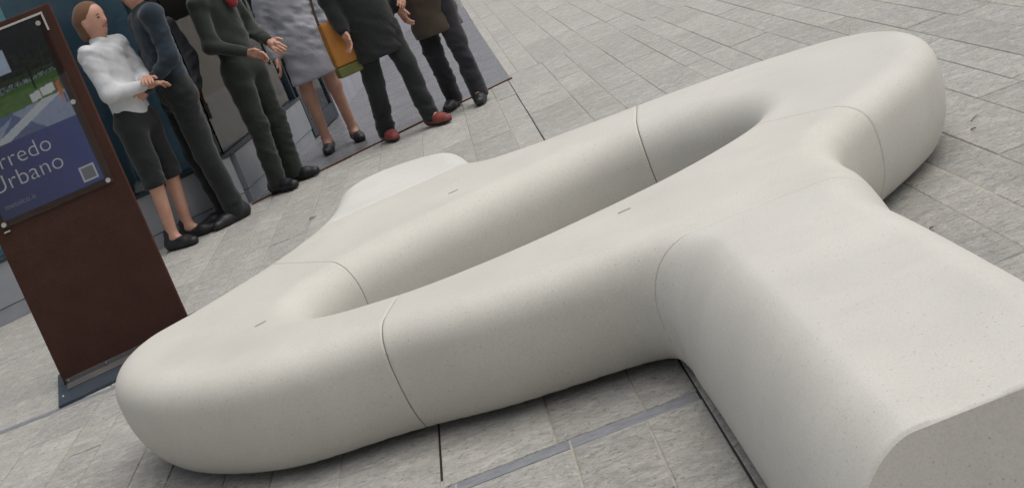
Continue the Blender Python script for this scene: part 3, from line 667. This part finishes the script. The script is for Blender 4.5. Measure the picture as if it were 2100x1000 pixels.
def hand_segs(w_, d, side, roll=0):
    """five unequal bent fingers; w_ wrist, d direction of the hand (down), side = +-1 thumb side along x"""
    w_ = Vector(w_); d = Vector(d).normalized(); t = Vector((0, -1, 0)) ; t = (t - d * t.dot(d)).normalized(); nrm = d.cross(t) * side     # fingers spread along t
    out = [(w_, w_ + d * .045, .024, .028, (1, 1, 1))]; out.append((w_ + d * .03 - t * .018, w_ + d * .085 - t * .022, .019, .014)); out.append((w_ + d * .03 + t * .018, w_ + d * .088 + t * .022, .019, .014))
    for i, (off, L) in enumerate(((.030, .072), (.010, .082), (-.011, .076), (-.031, .058))):
        a = w_ + d * .085 + t * off; b = a + d * L * .45 - nrm * .004; c = b + d * L * .33 - nrm * .014; e = c + d * L * .18 - nrm * .016
        out += [(a, b, .0095, .009), (b, c, .009, .008), (c, e, .008, .007)]
    a = w_ + d * .025 + t * .026; b = a + d * .035 + t * .028 - nrm * .006; c = b + d * .034 + t * .008 - nrm * .010
    out += [(a, b, .013, .0105), (b, c, .0105, .009)]
    return [tuple([tuple(s[0]), tuple(s[1]), s[2], s[3]] + list(s[4:])) for s in out]
def person(loc, rz, label, H_=1.72, top=None, trousers=None, shoes=None, hair=(.03, .02, .015), stance=.10, step=0.0, coat=None, skirt=None, arms='down', hem=.035, scarf=None):
    k = H_ / 1.75; root = empty("person", loc, rz); tag(root, label, "person", "people in front of the shop")
    v = lambda x, y, z: (x * k, y * k, z * k)
    hipL, hipR = v(-.085, 0, .90), v(.085, 0, .90); kn = lambda s: v(s * (.09 + stance * .35), -.015 - s * step * .45, .49); an = lambda s: v(s * (.085 + stance * .6), .025 - s * step, .085)
    shl = lambda s: v(s * .165, .01, 1.42)
    if arms == 'folded': el = lambda s: v(s * .205, -.05, 1.14); wr = lambda s: v(-s * .02 + s * .04, -.20, 1.12 + s * .02)
    elif arms == 'front': el = lambda s: v(s * .22, -.01, 1.13); wr = lambda s: v(s * .13, -.21, 1.0)
    else: el = lambda s: v(s * .225, .03, 1.12); wr = lambda s: v(s * .235, -.05, .87)
    hd = lambda s: Vector(wr(s)) - Vector(el(s))
    # body, one continuous surface
    seg = [(v(0, 0, .93), v(0, .0, 1.10), .100 * k, .095 * k, (1.15, .8, 1)), (v(0, 0, 1.10), v(0, .01, 1.36), .10 * k, .10 * k, (1.15, .8, 1)), (v(-.12, .01, 1.41), v(.12, .01, 1.41), .055 * k, .055 * k),
           (v(0, .01, 1.42), v(0, -.005, 1.53), .055 * k, .052 * k), (v(0, -.005, 1.60), v(0, -.005, 1.655), .078 * k, .088 * k, (.92, 1.08, 1.05)), (v(0, -.03, 1.555), v(0, -.02, 1.60), .045 * k, .07 * k),
           (v(0, -.10, 1.60), v(0, -.088, 1.635), .014 * k, .008 * k), (v(-.082, .0, 1.60), v(-.083, .008, 1.635), .012 * k, .014 * k, (.6, 1, 1)), (v(.082, .0, 1.60), v(.083, .008, 1.635), .012 * k, .014 * k, (.6, 1, 1))]
    for s in (-1, 1):
        seg += [((hipL, hipR)[s > 0], kn(s), .085 * k, .055 * k), (kn(s), an(s), .055 * k, .036 * k), (an(s), tuple(Vector(an(s)) + Vector(v(s * .02, -.13, -.055))), .034 * k, .018 * k),
                (shl(s), el(s), .040 * k, .032 * k), (el(s), wr(s), .032 * k, .024 * k)]
    body = organic("body", seg, SKIN, root, .013, .03)
    for s in (-1, 1):
        sg = hand_segs(wr(s), hd(s), s); f = rcones(sg, .006); pts = np.array([p for q in sg for p in q[:2]])
        V, Q = surface_nets(f, pts.min(0) - .035, pts.max(0) + .035, .0055); me = to_mesh("hand", V, Q); me.materials.append(SKIN); me.polygons.foreach_set("use_smooth", [True] * len(me.polygons))
        # join the hand into the body mesh
        bm = bmesh.new(); bm.from_mesh(body.data); bm.from_mesh(me); bm.to_mesh(body.data); bm.free(); bpy.data.meshes.remove(me)
    body.data.polygons.foreach_set("use_smooth", [True] * len(body.data.polygons))
    # clothing
    if top:
        sg = [(v(0, 0, .98), v(0, 0, 1.12), .125 * k, .12 * k, (1.18, .88, 1)), (v(0, 0, 1.12), v(0, .01, 1.36), .12 * k, .125 * k, (1.18, .86, 1)), (v(-.14, .01, 1.41), v(.14, .01, 1.41), .075 * k, .075 * k), (v(0, .01, 1.42), v(0, .008, 1.475), .07 * k, .066 * k)]
        for s in (-1, 1):
            w2 = Vector(el(s)).lerp(Vector(wr(s)), .93); sg += [(shl(s), el(s), .070 * k, .058 * k), (el(s), tuple(w2), .056 * k, .040 * k)]
        organic("jacket", sg, top, root, .013, .035, fold=.007, seed=loc[0] * 7)
    if coat:
        sg = [(v(0, .0, .62), v(0, 0, 1.0), .165 * k, .15 * k, (1.2, .9, 1)), (v(0, 0, 1.0), v(0, .01, 1.36), .14 * k, .14 * k, (1.25, .9, 1)), (v(-.14, .01, 1.41), v(.14, .01, 1.41), .08 * k, .08 * k), (v(0, .01, 1.42), v(0, .008, 1.49), .075 * k, .072 * k)]
        for s in (-1, 1):
            w2 = Vector(el(s)).lerp(Vector(wr(s)), .93); sg += [(shl(s), el(s), .076 * k, .066 * k), (el(s), tuple(w2), .064 * k, .048 * k)]
        organic("coat", sg, coat, root, .014, .035, clip=lambda P: .60 * k - P[:, 2], fold=.008, seed=loc[0] * 5)
    if skirt:
        organic("skirt", [(v(0, 0, .56), v(0, 0, .98), .185 * k, .135 * k, (1.15, .9, 1))], skirt, root, .014, .03, clip=lambda P: np.maximum(.52 * k - P[:, 2], P[:, 2] - 1.03 * k))
    if trousers:
        sg = [(v(0, 0, .90), v(0, 0, .99), .125 * k, .118 * k, (1.2, .9, 1))]
        for s in (-1, 1):
            sg += [((hipL, hipR)[s > 0], kn(s), .102 * k, .075 * k), (kn(s), tuple(Vector(an(s)) - Vector((0, 0, .03))), .073 * k, .066 * k)]
        organic("trousers", sg, trousers, root, .013, .03, clip=lambda P: hem * k - P[:, 2], fold=.007, seed=loc[0] * 9)
    for s in (-1, 1):
        a = Vector(an(s)); sg = [(tuple(a + Vector(v(0, .045, -.04))), tuple(a + Vector(v(s * .018, -.10, -.05))), .046 * k, .043 * k, (1, 1, 1.05)), (tuple(a + Vector(v(s * .018, -.10, -.05))), tuple(a + Vector(v(s * .03, -.165, -.055))), .043 * k, .033 * k, (1.1, 1, .95)), (tuple(a + Vector(v(0, .03, -.03))), tuple(a + Vector(v(0, .02, .03))), .044 * k, .044 * k)]
        organic("shoe", sg, shoes, root, .010, .02, clip=lambda P: .012 - P[:, 2])
        organic("sole", [(q[0], q[1], q[2] + .002, q[3] + .002) + tuple(q[4:]) for q in sg[:2]], M['black'], root, .008, .02, clip=lambda P: np.maximum(.001 - P[:, 2], P[:, 2] - .016))
    hm = cloth("hair_" + str(len(bpy.data.materials)), hair, .6)
    organic("hair", [(v(0, .02, 1.66), v(0, .015, 1.675), .094 * k, .092 * k, (.95, 1.08, 1)), (v(0, .06, 1.57), v(0, .05, 1.64), .07 * k, .085 * k)], hm, root, .012, .03, clip=lambda P: (-.040 * k - P[:, 1]) * .8 + np.maximum(0, 1.63 * k - P[:, 2]) * .3 - np.maximum(0, P[:, 2] - 1.665 * k) * 1.6, fold=.003, seed=loc[0] * 3)
    for s in (-1, 1):
        e = organic("eye", [(v(s * .032, -.088, 1.632), v(s * .033, -.088, 1.632), .008 * k, .008 * k, (1.4, 1, .7))], M['black'], root, .004, .004)
        organic("eyebrow", [(v(s * .02, -.094, 1.652), v(s * .046, -.088, 1.652), .004 * k, .003 * k)], hm, root, .004, .004)
    organic("mouth", [(v(-.02, -.088, 1.568), v(.02, -.088, 1.568), .006 * k, .006 * k)], flat("lips_" + str(len(bpy.data.materials)), (.36, .12, .10), .5), root, .004, .004)
    if scarf: organic("scarf", [(v(-.06, -.03, 1.47), v(.06, -.03, 1.46), .06 * k, .06 * k), (v(.02, -.11, 1.43), v(.03, -.13, 1.36), .045 * k, .05 * k, (1, .5, 1)), (v(-.06, .05, 1.47), v(.06, .05, 1.47), .055 * k, .055 * k)], scarf, root, .012, .03)
    return root
c_white = cloth("white_knit", (.55, .56, .57)); c_dark = cloth("black_cloth", (.022, .024, .024)); c_navy = cloth("navy_coat_cloth", (.026, .038, .050)); c_olive = cloth("dark_olive_cloth", (.028, .033, .027))
c_grey = cloth("pale_grey_coat", (.42, .42, .465)); c_brown = cloth("brown_coat_cloth", (.085, .066, .050)); c_red = cloth("red_cloth", (.20, .02, .022)); c_shoe = mat("dark_shoe", (.014, .015, .017), .45); c_redshoe = mat("red_shoe", (.24, .055, .045), .6)
c_tights = cloth("charcoal_cloth", (.030, .030, .034))
person((-2.20, 9.02, 0), 1.15, "person in white sweater and dark knee length trousers with bare calves near the totem", 1.74, top=c_white, trousers=c_dark, hem=.45, shoes=c_shoe, hair=(.16, .085, .05), arms='folded', stance=.02)
person((-1.91, 9.22, 0), -1.1, "person in navy jacket and black trousers standing before the shop's plinth", 1.86, top=c_navy, trousers=c_dark, shoes=c_shoe, arms='front', stance=.03)
person((-1.50, 9.66, .008), 1.0, "person in dark olive clothes with a red scarf at the plinth corner", 1.78, top=c_olive, trousers=c_olive, shoes=c_shoe, arms='front', scarf=c_red, stance=.03)
person((-1.13, 10.55, .008), .1, "person in pale grey coat standing in the middle of the dark floor", 1.70, coat=c_grey, skirt=None, trousers=None, shoes=c_shoe, arms='down', stance=.05)
person((-.55, 9.87, .008), .5, "person in black coat and trousers with red shoes and an orange bag", 1.78, coat=c_dark, trousers=c_dark, shoes=c_redshoe, step=.14, arms='down', stance=.06)
person((-.10, 10.15, .008), -.3, "person in brown coat standing nearest the dark floor's corner", 1.72, coat=c_brown, trousers=c_tights, shoes=c_shoe, step=.10, arms='front', stance=.08)
bag = empty("shoulder_bag", (-.80, 9.80, .0), .4); tag(bag, "orange and green shoulder bag carried by the person in black", "bag")
MB().box((-.10, -.05, .66), (.10, .05, 1.0), .02).build("bag_body", flat("bag_orange", (.42, .17, .03), .7, .2), bag); MB().box((-.102, -.052, .58), (.102, .052, .6585), .015).build("bag_base", flat("bag_green", (.12, .13, .03), .7, .2), bag)
sb = MB()
for i in range(12):
    a0_, a1_ = math.pi * i / 12, math.pi * (i + 1) / 12
    p0, p1 = Vector((.095 * math.cos(a0_), 0, .99 + .36 * math.sin(a0_))), Vector((.095 * math.cos(a1_), 0, .99 + .36 * math.sin(a1_))); sb.cyl(p0, p1 - p0, .010, (p1 - p0).length, 8)
sb.build("strap", M['darkwood'], bag)

# ------------------------------------------------------------------ litter on the stones
def twig(loc, rz, L, name, label, cat, mt):
    o = empty(name, loc, rz); b = MB(); b.cyl((-L / 2, 0, .003), (1, .12, .03), .0018, L * .6, 6, .0014); b.cyl((L * .09, .0075 * L / .1, .0045), (1, -.25, .02), .0015, L * .4, 6, .0007)
    b.build("stem", mt, o); tag(o, label, cat); return o
twig((1.66, 4.93, .002), .75, .06, "twig", "small dark twig lying on the paving right of the bench end", "twig", M['darkwood'])
def leaf(loc, rz, L, label):
    o = empty("dry_leaf", loc, rz); v = []; n_ = 7
    for i in range(n_):
        t = i / (n_ - 1); w = .32 * L * math.sin(math.pi * min(1, t * .95 + .03)); z = .004 + .012 * L / .05 * t * (1 - t)
        v += [(L * (t - .5), -w, z + .004), (L * (t - .5), 0, z), (L * (t - .5), w, z + .003)]
    b = MB().add(v, [(3 * i + j, 3 * i + j + 3, 3 * i + j + 4, 3 * i + j + 1) for i in range(n_ - 1) for j in (0, 1)]); b.build("blade", M['darkwood'], o); tag(o, label, "leaf")
leaf((1.60, 4.80, .002), .2, .022, "tiny dry leaf lying beside the twig on the paving"); leaf((1.12, 4.00, .002), .6, .02, "dry leaf close to the wide bench arm"); leaf((-1.22, 8.1, .002), .5, .05, "dry leaf on the paving between the totem and the dark floor")
bpy.data.meshes.remove(full); bpy.data.meshes.remove(footfull)
